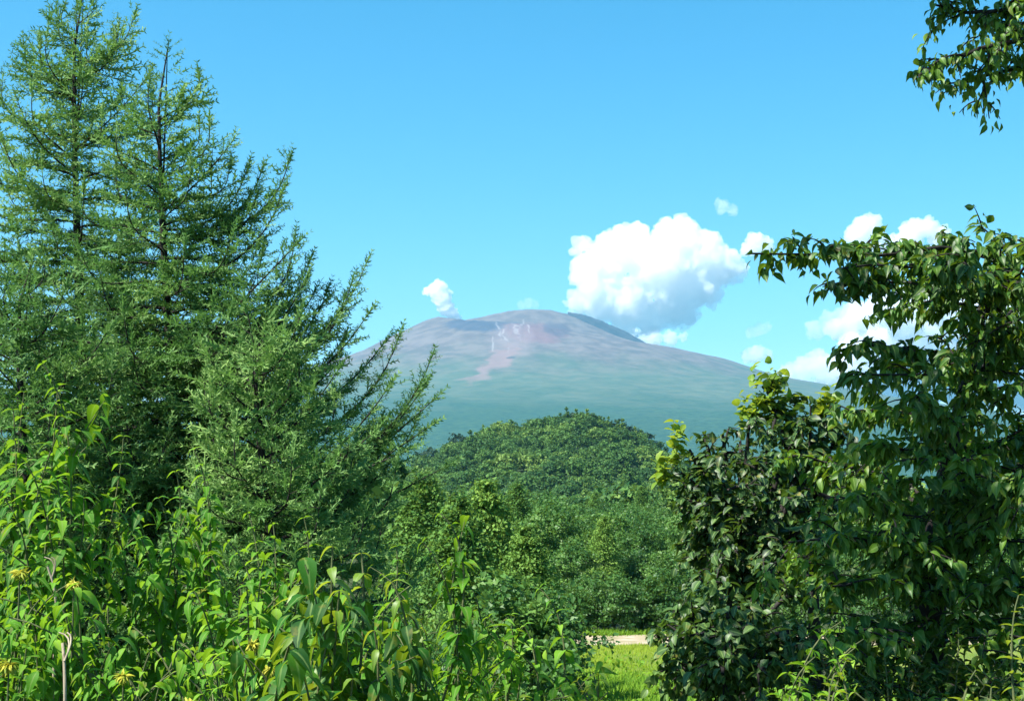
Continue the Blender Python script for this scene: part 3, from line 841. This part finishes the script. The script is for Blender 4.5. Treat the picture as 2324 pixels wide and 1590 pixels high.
def right_tree():
    D = 9.0
    b = at(2120, 1590, D); b[2] = float(ground_z(b[0], D)) - .1
    root = thing('broadleaf_tree', b, 'dark drooping leaved tree with layered branches at the right edge', 'tree')
    V, Q = tubes([(np.array([b, at(2125, 1590, D), at(2110, 1400, D), at(2125, 1230, D), at(2150, 1050, D + .1), at(2190, 880, D + .2), at(2230, 700, D + .2), at(2270, 560, D + .2)]),
                   np.array([.15, .12, .10, .095, .05, .042, .032, .015])),
                  (np.array([at(2120, 1260, D), at(2200, 1185, D - .1), at(2270, 1150, D - .2), at(2420, 1090, D - .3)]), np.array([.06, .045, .035, .025])),
                  (np.array([at(2115, 1280, D), at(2030, 1190, D), at(1960, 1160, D - .2), at(1860, 1120, D - .3)]), np.array([.05, .03, .02, .012]))], 9)
    mesh_obj('trunk', V, Q, mat=M_bark, parent=root, smooth_sh=True)
    acc, paths = [], []
    S = .094
    limbs = [
        ([(2270, 580, .2), (2140, 560, 0), (2000, 580, -.2), (1880, 578, -.4), (1705, 575, -.5)], .03, 13, .42),
        ([(2260, 560, .2), (2330, 555, 0), (2420, 540, -.2)], .03, 12, .5),
        ([(2260, 590, .2), (2180, 570, .3), (2120, 565, .5), (2060, 580, .7)], .02, 9, .38),
        ([(2250, 640, .2), (2120, 610, -.5), (1980, 600, -.8), (1900, 610, -.9)], .02, 9, .38),
        ([(2240, 690, .1), (2100, 640, -.3), (1960, 640, -.6), (1880, 655, -.8)], .03, 8, .32),
        ([(2235, 700, .2), (2120, 680, .3), (2020, 705, .5)], .02, 6, .32),
        ([(2230, 720, 0), (2330, 600, -.4), (2420, 560, -.6)], .025, 9, .42),
        ([(2210, 830, .1), (2120, 800, -.2), (2010, 785, -.5), (1930, 785, -.6)], .03, 9, .36),
        ([(2200, 850, .1), (2140, 850, -.6), (2040, 850, -.9), (1950, 850, -1)], .02, 8, .34),
        ([(2200, 860, .1), (2280, 800, -.3), (2380, 760, -.6)], .03, 9, .42),
        ([(2180, 930, .1), (2260, 880, -.6), (2340, 880, -1)], .02, 7, .4),
        ([(2170, 960, .1), (2080, 940, .2), (1980, 930, .3), (1925, 935, .3)], .025, 9, .36),
        ([(2150, 1040, .1), (2050, 1020, -.3), (1950, 1010, -.6)], .03, 9, .42),
        ([(2150, 1060, .1), (2250, 1010, -.2), (2350, 960, -.4)], .03, 10, .42),
        ([(2130, 1150, 0), (2030, 1080, .4), (1930, 1060, .7), (1830, 1040, .8)], .03, 11, .42),
        ([(2130, 1200, 0), (2230, 1080, .5), (2330, 1050, .8)], .03, 10, .45),
        ([(2120, 1260, 0), (2220, 1220, -.6), (2330, 1230, -1)], .03, 11, .5),
        ([(2115, 1280, 0), (2000, 1230, -.5), (1890, 1220, -.9), (1790, 1230, -1)], .03, 13, .5),
        ([(2110, 1350, 0), (1990, 1320, -.7), (1890, 1330, -1.2)], .03, 12, .5),
        ([(2110, 1360, 0), (2220, 1330, -.5), (2330, 1340, -.9)], .03, 12, .5),
        ([(2112, 1430, 0), (2010, 1420, -.8), (1900, 1440, -1.4)], .03, 12, .5),
        ([(2112, 1450, 0), (2220, 1430, -.8), (2340, 1450, -1.3)], .03, 12, .5),
        ([(2115, 1520, 0), (2030, 1520, -.9), (1960, 1560, -1.5)], .03, 10, .5),
        ([(2115, 1520, 0), (2230, 1530, -.9), (2330, 1560, -1.4)], .03, 10, .5),
        ([(2240, 700, 0), (2210, 640, -.7), (2190, 590, -1.1)], .02, 9, .4),
        ([(2160, 1020, 0), (2140, 960, -.7), (2110, 900, -1.1)], .02, 10, .42),
        ([(2270, 1150, -.2), (2290, 1110, -.8), (2330, 1090, -1.2)], .02, 10, .42),
        ([(2030, 1190, 0), (1990, 1140, -.6), (1950, 1130, -1.0)], .02, 10, .4),
        ([(2130, 1180, 0), (2140, 1100, -.8), (2150, 1040, -1.2)], .02, 11, .45),
        ([(2125, 1300, 0), (2090, 1260, -.8), (2060, 1230, -1.2)], .02, 11, .45),
        ([(2230, 690, 0), (2290, 640, -.5), (2340, 640, -.8)], .02, 9, .4),
        ([(2210, 800, 0), (2270, 740, -.6), (2330, 720, -.9)], .02, 9, .4),
        # limbs on the far side and out to the right, beyond the frame
        ([(2260, 600, .2), (2350, 580, .8), (2450, 560, 1.5)], .03, 11, .5),
        ([(2220, 800, .2), (2300, 700, 1.0), (2380, 660, 1.8)], .03, 10, .5),
        ([(2190, 900, .2), (2230, 830, 1.0), (2250, 800, 1.8)], .03, 9, .45),
        ([(2140, 1100, .2), (2180, 1020, 1.1), (2200, 990, 2.0)], .03, 10, .5),
        ([(2130, 1200, .2), (2060, 1120, 1.1), (2000, 1100, 2.0)], .03, 10, .5),
        ([(2200, 1185, 0), (2400, 1080, .6), (2560, 1000, 1.0)], .04, 12, .6),
        ([(2200, 880, 0), (2400, 800, .4), (2560, 760, .8)], .04, 12, .6),
    ]
    for pts, r, n_tw, tl in limbs:
        limb_with_twigs(uvpath(pts, D), r * .55, acc, paths, int(n_tw * 1.15), tl, .056, S, .5, flat=.26)
    V, Q = tubes(paths, 5)
    mesh_obj('limbs', V, Q, mat=M_bark, parent=root)
    leaf_part('crown', acc, OVATE, M_dark, root, 1)
    return root
right_tree()

def bush_tree(label, base_ud, limbs, size, spacing, tpl, mat, trunk_r, hang=.35, tl=.5, n_tw=12, group=None, sprays=(), name='broadleaf_tree', flat=.7, trunk_v=1450):
    u, D = base_ud
    b = at(u, 1590, D); b[2] = float(ground_z(b[0], D)) - .1
    root = thing(name, b, label, 'tree', group)
    fork = at(u, trunk_v, D)
    V, Q = tubes([(resample(np.array([b, (b + fork) / 2 + (.05, 0, 0), fork]), 8), np.linspace(trunk_r * 1.2, trunk_r * .8, 8))], 8)
    mesh_obj('trunk', V, Q, mat=M_bark, parent=root, smooth_sh=True)
    acc, paths = [], []
    for (uu, vv, dd) in limbs:
        tip = at(uu, vv, D + dd)
        c = fork * .45 + tip * .55 + np.array([0, 0, .25])
        limb_with_twigs(bez(fork, c, tip, 14), trunk_r * .5, acc, paths, n_tw, tl, spacing, size, hang, up=.1, flat=flat)
    V, Q = tubes(paths, 5)
    mesh_obj('limbs', V, Q, mat=M_bark, parent=root)
    leaf_part('crown', acc, tpl, mat, root, 4)
    if sprays:
        acc2 = []
        for (uu, vv, dd, l) in sprays:
            tip = at(uu, vv, D + dd)
            for k in range(7):
                a = rnd_dir(1)[0] * .5
                P = bez(tip + np.array([0, 0, -l]), tip + a * l * .4 + np.array([0, 0, -l * .5]), tip + a * l * .8, 6)
                twig_leaves(P, .06, size * 1.05, .25, acc2)
        o = leaf_part('sunlit_sprays', acc2, tpl, M_lime, root, 9)  # same leaves as the crown, brightened by colour to look sunlit
        o['label'] = 'bright lime green sunlit shoots at the top'
    return root

bush_tree('dark round leaved tree at the right side of the meadow with lime shoots on top', (1680, 11.5),
          [(1565, 1020, -.4), (1600, 995, .3), (1640, 985, 0), (1700, 960, -.3), (1760, 950, .2), (1590, 1060, -.7), (1590, 1110, -.2), (1640, 1090, -.8), (1720, 1040, -.6), (1800, 1000, .1),
           (1600, 1160, -.6), (1680, 1180, -1), (1760, 1130, -.9), (1840, 1080, -.3), (1610, 1230, -.2), (1640, 1270, -1), (1740, 1260, -1.2), (1830, 1200, -.8),
           (1680, 1000, 1), (1600, 1080, 1.2), (1760, 1080, 1.3), (1850, 1020, 1)],
          .078, .045, ROUND, M_round, .09, tl=.42, sprays=[(1535, 978, -.3, .2), (1500, 1050, -.3, .14)], trunk_v=1400)
bush_tree('slender grey green tree with a bright lime top beside the volcano slope', (1840, 12.5),
          [(1740, 880, 0), (1790, 930, .2), (1840, 920, -.2), (1880, 910, .2), (1760, 960, -.4), (1830, 1000, .4), (1900, 980, .3), (1940, 1040, -.2)],
          .105, .075, ROUND, M_round, .06, n_tw=7, tl=.36, sprays=[(1735, 865, 0, .35), (1700, 905, 0, .25), (1875, 895, .2, .18), (1800, 900, .1, .3)], trunk_v=1250)
bush_tree('dark bushy tree low in front, left of the dark trunk', (1650, 8.6),
          [(1560, 1400, 0), (1600, 1340, .2), (1660, 1320, -.2), (1730, 1330, .1), (1800, 1350, -.2), (1550, 1480, -.3), (1590, 1440, -.6), (1700, 1420, -.7), (1790, 1440, -.6), (1565, 1540, -.3), (1640, 1530, -.8),
           (1740, 1530, -.9), (1830, 1500, -.5), (1700, 1400, .9), (1600, 1420, .9)],
          .068, .042, ROUND, M_round, .07, n_tw=10, tl=.33, trunk_v=1600)

def overhang_tree():
    D = 7.2
    b = at(2900, 1590, D); b[2] = float(ground_z(b[0], D)) - .1
    root = thing('overhanging_tree', b, 'tree outside the right edge whose leafy bough hangs into the top corner', 'tree')
    topz = 12.5
    tr = np.array([b, b + (.1, 0, 3), b + (-.1, .1, 6), b + (.1, 0, topz - b[2])])
    V, Q = tubes([(resample(tr, 14), np.linspace(.2, .05, 14))], 9)
    mesh_obj('trunk', V, Q, mat=M_bark, parent=root, smooth_sh=True)
    acc, paths = [], []
    st = b + np.array([-.1, .1, 5.2])
    for pts, n_tw in (([(2420, -20, 0), (2300, 20, -.1), (2200, 30, -.1), (2120, 10, -.1)], 12), ([(2420, 60, 0), (2320, 90, -.1), (2220, 110, -.2), (2120, 160, -.2), (2065, 175, -.2)], 9),
                      ([(2440, 100, 0), (2330, 150, .1), (2240, 170, .1), (2170, 195, .1)], 8), ([(2440, 150, 0), (2390, 140, .2), (2335, 150, .2)], 7),
                      ([(2440, -60, 0), (2330, -40, .2), (2200, -50, .3)], 10), ([(2440, 20, .2), (2340, 50, .4), (2240, 70, .5)], 10)):
        P = np.array([at(p[0], p[1], D + p[2]) for p in pts])
        P = resample(np.concatenate([bez(st, (st + P[0]) / 2 + np.array([0, 0, .35]), P[0], 6)[:-1], P]), 22)
        half = P[8:]
        paths.append((P, np.linspace(.035, .006, len(P))))
        limb_with_twigs(half, .012, acc, paths, int(n_tw * 2.0), .26, .042, .056, .7, flat=.5)
    for k in range(26):                       # the rest of its crown, above and outside the frame
        a = k * 2.4; z = 5.5 + (k / 26) * 3.2
        o = np.array([math.cos(a), math.sin(a) * .9, 0]) * rng.uniform(1.0, 1.9)
        p = b + np.array([0, 0, z - .8]); e = b + o + np.array([0, 0, z + .5])
        if e[0] < at(2430, 0, e[1])[0]: e[0] = at(2430, 0, max(e[1], 3))[0] + .4
        limb_with_twigs(bez(p, (p + e) / 2 + (0, 0, .3), e, 10), .03, acc, paths, 10, .6, .09, .075, .6, flat=.6, sub=2)
    for k in range(11):                       # added boughs overhead, unseen above the frame, to shade what stands below
        e = np.array([rng.uniform(-3.4, -1.0), rng.uniform(4.6, 7.0), rng.uniform(10.0, 11.4)])
        p = b + np.array([0, 0, rng.uniform(5.8, 7.2)])
        P = bez(p, p * .45 + e * .55 + np.array([0, 0, .9]), e, 14)
        paths.append((P, np.linspace(.06, .02, 14)))
        limb_with_twigs(P[10:], .02, acc, paths, 13, .7, .075, .1, .5, flat=.4, sub=3)
    V, Q = tubes(paths, 5)
    mesh_obj('limbs', V, Q, mat=M_bark, parent=root)
    leaf_part('crown', acc, OVATE, M_dark, root, 6)
overhang_tree()

# ------------------------------------------------------------------ shrubs in front
def shrub(label, D, base_u, tips, size, mat, tpl=LANCE, stem_mat=None, spacing=.062, fill=0, fill_box=None, flowers=(), r=.009, group='leafy shrubs on the bank', frac=.62, hang=.18, name='leafy_shrub', cat='shrub', pair=2, lime=False):
    size *= .80 if tpl is LANCE else .86
    b = at(base_u, 1590, D); b[2] = float(ground_z(b[0], D)) - .05
    root = thing(name, b, label, cat, group)
    acc, paths, young = [], [], []  # young: tip leaves whose backlight is put into the lime colour
    tl = list(tips)
    if fill_box:
        for k in range(fill):
            tl.append((rng.uniform(fill_box[0], fill_box[2]), rng.uniform(fill_box[1], fill_box[3]), rng.uniform(-.5, .9)))
    for tip in tl:
        t = at(tip[0], tip[1], D + (tip[2] if len(tip) > 2 else 0))
        lean = tip[3] if len(tip) > 3 else rng.normal(0, .28)
        st = b + np.array([rng.normal(0, .12), rng.normal(0, .12), 0])
        c = np.array([t[0] * .75 + st[0] * .25 - lean, t[1] * .75 + st[1] * .25, t[2] + .15 * abs(lean) + .05])
        c[2] = st[2] + (t[2] - st[2]) * .76 + .35 * abs(lean)
        P = bez(st, c, t, 16)
        paths.append((P, np.linspace(r, .003, 16)))
        L = float(np.sum(np.linalg.norm(np.diff(P, axis=0), axis=1)))
        m = max(6, int(L * frac / spacing)); Q = resample(P, 80); T = norm(np.gradient(Q, axis=0))
        for i in range(m):
            f = 1 - frac * (i / m) ** 1.0
            j = min(79, int(f * 79))
            ph = i * 1.57 + rng.normal(0, .3)
            ref = norm(np.cross(T[j], [0.2, 1, .1])); ref2 = np.cross(T[j], ref)
            grow = min(1.0, .45 + 2.2 * i / m)
            for k in range(pair):
                o = ref * math.cos(ph + k * math.pi) + ref2 * math.sin(ph + k * math.pi)
                d = o + T[j] * ((.75 if i < 3 else .35) * (1 if hang < .4 else .5)) + np.array([0, 0, rng.uniform(-hang - .3, .27 - hang)])
                nn = T[j] * .9 + np.array([0, 0, .6]) + rng.normal(0, .2, 3)
                (young if lime and i < 3 else acc).append((Q[j], d, nn, size * grow * rng.uniform(.75, 1.15)))  # tip leaves go to the lime colour that carries the backlight
        # short side sprigs that thicken the plant
        for s in range(3):
            j = int(rng.uniform(.35, .85) * 79); a = rnd_dir(1)[0]; a[2] = abs(a[2]) * .8
            e = Q[j] + norm(a + T[j] * .5) * rng.uniform(.2, .45) * (size / .13)
            tp = bez(Q[j], (Q[j] + e) / 2 + np.array([0, 0, .05]), e, 6)
            paths.append((tp, np.linspace(r * .5, .002, 6)))
            twig_leaves(tp, spacing * .9, size * .85, .45, acc, jit=.3, t0=.25)
    V, Q = tubes(paths, 5)
    mesh_obj('stems', V, Q, mat=stem_mat or M_twig, parent=root)
    leaf_part('foliage', acc, tpl, mat, root, 11)
    if young:
        leaf_part('backlit_leaves', young, tpl, M_lime, root, 12)['label'] = 'glowing lime green backlit leaves at the tips'
    for (u, v, dd, s) in flowers:
        s = s * 1.05
        c = at(u, v, D + dd); n = 110
        off = rnd_dir(n, .25) * (.2 + .5 * rng.random(n))[:, None] * np.array([s, s, s * .3])
        V, Q, T = scatter(LANCE, c + off * .3, off + rnd_dir(n) * s * .3, rnd_dir(n, 2.0), s * (.3 + .4 * rng.random(n)))
        stalks = [(np.stack([c + (0, 0, -.3), c + (0, 0, -.12), c]), np.array([.005, .004, .003]))]
        TV, TQ = tubes(stalks, 5)
        fl = mesh_obj('flower_head', V, Q, mat=M_flower, parent=root, tint=T)
        mesh_obj('stalk', TV + np.array(root.location) * 0, TQ, mat=M_twig, parent=root)
    return root

shrub('tall light green shrub at the left edge with a pale flowering tip', 7.0, 60,
      [(98, 825, 0), (55, 890, .2), (0, 890, .1), (130, 890, .1), (30, 930, .1), (150, 950, -.2), (-20, 1010, 0), (210, 1000, .3), (60, 1050, -.4), (130, 1090, -.5), (280, 990, .4), (10, 1130, -.5), (190, 1130, -.3)], 0.165, M_shrub,
      )
shrub('arching light green shrub below the larches with one long shoot leaning right', 7.6, 330,
      [(440, 1020, 0, -.3), (400, 1070, -.2, -.2), (470, 1090, .1, -.2), (300, 1150, 0), (360, 1130, -.3), (250, 1170, -.4), (420, 1170, -.4), (320, 1220, -.6)], 0.159, M_shrub)
shrub('shrub with drooping curled leaves left of the near dark leaved plant', 6.8, 580,
      [(565, 1165, 0), (620, 1190, .2), (690, 1175, .1, -.2), (520, 1230, -.1), (480, 1260, 0), (600, 1270, -.3), (560, 1330, -.4), (660, 1290, .3), (440, 1340, -.2)], 0.159, M_shrub)
shrub('nearest plant with big dark drooping leaves and glowing lime tips', 4.3, 760,
      [(755, 1240, 0, .05), (700, 1290, .1, .15), (820, 1255, .1, -.1), (890, 1320, .05, -.2), (770, 1340, -.2, 0), (930, 1390, .1, -.25), (690, 1400, -.1, .2), (850, 1430, -.2, -.1), (740, 1470, -.2, .1), (880, 1520, -.1, 0), (800, 1540, -.2, 0)],
      .15, M_near, hang=.5, r=.008, spacing=.045, group=None, frac=.5, lime=True)
shrub('thin arching shoot curving right above the near dark leaved plant', 6.6, 880,
      [(1000, 1165, 0, -.45), (960, 1230, 0, -.3), (900, 1240, .2, -.1), (930, 1330, -.2), (1010, 1370, .1, -.2), (870, 1400, -.2)], 0.146, M_shrub)
shrub('small shrub with arching twig tips at the lower left of the meadow', 7.0, 1150,
      [(1225, 1335, 0, -.35), (1160, 1395, 0, -.1), (1110, 1400, .2), (1190, 1420, -.1, -.2), (1080, 1470, 0), (1160, 1490, -.2), (1190, 1500, 0), (1050, 1540, -.2)], 0.134, M_shrub)
shrub('flowering shrub with flat yellow heads in the lower left corner', 6.0, 120,
      [(45, 1290, 0), (165, 1320, 0), (90, 1360, -.2), (20, 1400, -.3), (210, 1400, 0), (130, 1440, -.4), (60, 1470, -.3), (260, 1460, .1), (20, 1520, -.4), (190, 1520, -.4), (-40, 1350, 0)], 0.140, M_shrub,
      flowers=[(45, 1300, -.1, .055), (168, 1325, -.1, .05), (20, 1510, -.5, .06)])
shrub('yellow flowered shrub at the bottom, right of the pale bare stem', 5.4, 330,
      [(285, 1530, 0), (340, 1480, .2), (400, 1450, .3), (360, 1560, -.2), (430, 1540, 0), (480, 1490, .2), (300, 1420, .5)], .11, M_shrub, flowers=[(280, 1535, -.1, .05), (430, 1595, 0, .04)])
shrub('yellow tinged shrub at the bottom, left of the near dark leaved plant', 5.2, 590,
      [(570, 1440, 0), (610, 1500, -.1), (540, 1500, .1), (500, 1560, 0), (630, 1420, .3), (650, 1560, -.2)], .11, M_shrub, flowers=[(575, 1465, -.1, .04), (610, 1520, -.2, .04)])
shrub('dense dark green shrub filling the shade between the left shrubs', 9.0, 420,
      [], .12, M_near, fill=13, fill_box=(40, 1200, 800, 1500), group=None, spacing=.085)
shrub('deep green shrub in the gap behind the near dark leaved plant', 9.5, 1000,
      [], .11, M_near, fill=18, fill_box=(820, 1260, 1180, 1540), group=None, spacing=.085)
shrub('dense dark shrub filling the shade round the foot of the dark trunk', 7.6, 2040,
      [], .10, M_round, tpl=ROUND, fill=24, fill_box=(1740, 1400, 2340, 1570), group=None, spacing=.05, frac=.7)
shrub('bright lime sprig at the front edge of the meadow', 6.5, 1320,
      [(1310, 1545, 0), (1345, 1525, .2), (1290, 1580, -.1), (1380, 1570, .1), (1330, 1570, 0), (1360, 1590, -.1), (1270, 1560, .1)], .095, M_lime, tpl=OVATE, group='lime sprigs along the bottom', spacing=.05)
shrub('lime leaved sprig at the bottom under the dark bushy tree', 5.2, 1890,
      [(1885, 1555, 0), (1920, 1500, .3), (1860, 1590, -.1), (1940, 1570, .1)], .09, M_lime, tpl=OVATE, group='lime sprigs along the bottom', spacing=.06)
shrub('tall light green sprig in front of the dark trunk', 6.0, 1890,
      [(1870, 1440, 0), (1910, 1410, .2), (1940, 1470, .1), (1850, 1490, 0), (1960, 1450, .3)], .085, M_shrub, tpl=OVATE, group='lime sprigs along the bottom', spacing=.06)
shrub('curled lime sprig at the bottom right', 5.2, 2220,
      [(2215, 1520, 0), (2250, 1560, .1), (2190, 1580, 0)], .085, M_lime, tpl=OVATE, group='lime sprigs along the bottom', spacing=.06)
shrub('lime sprig sticking in from the right edge halfway down the trunk', 6.0, 2345,
      [(2312, 1350, 0, .15), (2330, 1310, .2), (2340, 1400, 0)], .09, M_lime, tpl=OVATE, group='lime sprigs along the bottom', spacing=.06)

# pale bare stems at the lower left
def stem(label, pts, r):
    P = np.array([at(*p) for p in pts]); b = P[0].copy(); b[2] = float(ground_z(b[0], b[1]))
    P = np.concatenate([[b], P])
    root = thing('bare_stem', b, label, 'stem')
    V, Q = tubes([(resample(P, 20), np.linspace(r * 1.2, r * .7, 20))], 8)
    mesh_obj('stem', V, Q, mat=M_pale, parent=root, smooth_sh=True)
    tw = [(bez(at(*pts[-2]), at(*pts[-1]) + (.05, 0, .03), at(*pts[-1]) + np.array([s * .015, 0, .04]), 6), np.linspace(r * .5, .003, 6)) for s in (-1, 1)]
    V, Q = tubes(tw, 6)
    mesh_obj('twig', V, Q, mat=M_pale, parent=root, smooth_sh=True)
stem('pale straight bare stem rising from the bottom edge among yellow flowers', [(148, 1600, 5.2), (146, 1500, 5.2), (142, 1460, 5.25)], .008)
stem('short pale forked stem above the yellow flower heads', [(128, 1350, 6.2), (118, 1310, 6.2), (108, 1285, 6.2)], .007)

# ------------------------------------------------------------------ clouds, steam
def vol_mat(name, dens, noise_scale=None):
    m, t, out = new_mat(name)
    pv = t.nodes.new('ShaderNodeVolumePrincipled')
    pv.inputs['Color'].default_value = (.99, .99, .99, 1)
    pv.inputs['Density'].default_value = dens
    pv.inputs['Anisotropy'].default_value = 0.0
    t.links.new(pv.outputs[0], out.inputs['Volume'])
    return m
V_thick = vol_mat('cumulus', .008); V_mid = vol_mat('small_cloud', .009); V_veil = vol_mat('veil', .005); V_thin = vol_mat('wisp', .0032); V_steam = vol_mat('steam', .03)

def cloud(name, label, D, balls, mat, lump, cat='cloud', group='white clouds over the mountain', vox=None, flat=None):
    k = D / FPX * .4406
    balls = np.array(balls, float)
    c0 = at(balls[:, 0].mean(), balls[:, 1].max(), D)
    me = bpy.data.meshes.new(name)
    import bmesh
    bm = bmesh.new()
    for (u, v, r, *dd) in balls:
        p = at(u, v, D) + np.array([0, (dd[0] if dd else 0) * k, 0]) - c0
        g = bmesh.ops.create_icosphere(bm, subdivisions=3, radius=r * k)
        bmesh.ops.translate(bm, verts=g['verts'], vec=Vector(p))
    bm.to_mesh(me); bm.free()
    me.materials.append(mat)
    o = bpy.data.objects.new(name, me); COL.objects.link(o)
    o.location = Vector(c0)
    rm = o.modifiers.new('union', 'REMESH'); rm.mode = 'VOXEL'; rm.voxel_size = (vox or 5) * k
    for i, (sz, st) in enumerate(((lump, 1.1), (lump * .5, 1.1), (lump * .24, 1.1), (lump * .11, 1.0))):
        tx = bpy.data.textures.new('lumps', 'CLOUDS'); tx.noise_scale = sz * k; tx.noise_depth = 2
        dm = o.modifiers.new('lump', 'DISPLACE'); dm.texture = tx; dm.strength = sz * st * k; dm.mid_level = .5
        dm.texture_coords = 'LOCAL'
    tag(o, label, cat, group)
    return o

DC = 17500.0
cloud('cloud', 'biggest puffy white cumulus above the right shoulder of the volcano', DC,
      [(1400, 585, 62), (1345, 620, 50), (1440, 560, 50), (1420, 540, 32), (1545, 545, 50), (1520, 530, 32), (1590, 585, 60), (1500, 610, 85), (1630, 605, 48), (1665, 610, 30), (1360, 670, 60), (1430, 680, 65), (1520, 680, 60), (1590, 650, 50),
       (1480, 720, 42), (1310, 690, 30), (1325, 560, 26), (1560, 715, 30), (1420, 730, 30)], V_thick, 42, vox=4)
cloud('cloud', 'low white cloud strip peeking over the right shoulder under the big cumulus', DC + 1500, [(1440, 765, 22), (1480, 768, 24), (1520, 770, 18), (1550, 765, 12)], V_mid, 18, vox=3)
cloud('cloud', 'small round cloud close right of the big cumulus', DC, [(1715, 552, 26), (1735, 560, 22), (1700, 562, 20)], V_mid, 20, vox=3)
cloud('cloud', 'tiny faint wisp alone above the big cumulus', DC, [(1640, 468, 16), (1660, 478, 14), (1628, 460, 9)], V_thin, 18, vox=3)
cloud('cloud', 'upright white puff behind the end of the long leafy branch', DC, [(1960, 525, 34), (1975, 505, 22), (1945, 535, 26), (1985, 555, 30), (2020, 560, 26)], V_mid, 24, vox=3)
cloud('cloud', 'white puff above the leafy branch, right of the upright one', DC, [(2075, 525, 30), (2105, 520, 26), (2060, 545, 26), (2130, 540, 30)], V_mid, 24, vox=3)
cloud('cloud', 'thin slanting wisp under the long leafy branch', DC, [(1850, 745, 22), (1880, 730, 24), (1910, 715, 22), (1935, 700, 18)], V_thin, 26, vox=4)
cloud('cloud', 'upper of two small flat wisps over the right slope', DC, [(1705, 752, 14), (1725, 748, 16), (1740, 742, 11)], V_thin, 16, vox=3)
cloud('cloud', 'lower, whiter of two small wisps over the right slope', DC, [(1700, 805, 18), (1720, 803, 20), (1740, 808, 14)], V_mid, 18, vox=3)
cloud('cloud', 'long white cloud bank low behind the dark leaved tree', DC + 1500, [(1960, 780, 60), (2020, 760, 55), (2080, 770, 60), (2150, 790, 70), (2220, 760, 70), (2300, 770, 80), (1920, 830, 40), (1990, 840, 60), (2080, 860, 70), (2200, 860, 80), (2320, 850, 80), (2400, 800, 90)], V_mid, 40, vox=6)
cloud('cloud', 'pale veil of cloud resting on the right end of the slope', DC + 1500, [(1790, 850, 24), (1820, 840, 30), (1860, 830, 34), (1890, 855, 30), (1830, 868, 22)], V_veil, 26, vox=4)
cloud('cloud', 'broad white bank between the branches of the dark drooping tree', DC + 900, [(1950, 720, 40), (2010, 700, 44), (2080, 690, 50), (2150, 700, 50), (2230, 690, 54), (2310, 700, 60), (1900, 745, 26), (2050, 730, 40), (2180, 735, 44)], V_mid, 34, vox=5)
cloud('cloud', 'flat white cloud low on the slope beside the lime topped tree', DC + 1500, [(1870, 872, 26), (1910, 862, 34), (1960, 868, 36), (2010, 880, 34), (2060, 885, 34), (1930, 885, 24)], V_mid, 24, vox=4)
cloud('steam_plume', 'white steam puff rising from the left rim of the crater', MTN_D - 60, [(1036, 722, 12), (1024, 712, 17), (1012, 696, 20), (1004, 678, 22), (990, 660, 20), (998, 650, 16), (972, 660, 13), (1010, 668, 14)], V_steam, 14, cat='steam', group=None, vox=1.6)
cloud('steam_plume', 'small faint white wisp on the summit dome of the volcano', MTN_D + 300, [(1185, 692, 12), (1200, 688, 14), (1215, 692, 10)], V_thin, 10, cat='steam', group=None, vox=1.6)

# ------------------------------------------------------------------ haze
def haze():
    x0, x1, y0, y1, z0, z1 = -12500, 12500, -300, 14900, -50, 1810
    V = np.array([(x0, y0, z0), (x1, y0, z0), (x1, y1, z0), (x0, y1, z0), (x0, y0, z1), (x1, y0, z1), (x1, y1, z1), (x0, y1, z1)], float)
    Q = np.array([(0, 3, 2, 1), (4, 5, 6, 7), (0, 1, 5, 4), (1, 2, 6, 5), (2, 3, 7, 6), (3, 0, 4, 7)])
    m, t, out = new_mat('haze_air')
    pv = t.nodes.new('ShaderNodeVolumePrincipled')
    pv.inputs['Color'].default_value = (.23, .60, .87, 1)
    pv.inputs['Density'].default_value = 4.7e-5
    pv.inputs['Anisotropy'].default_value = .1
    t.links.new(pv.outputs[0], out.inputs['Volume'])
    tag(mesh_obj('haze', V, Q, mat=m), kind='stuff')
haze()
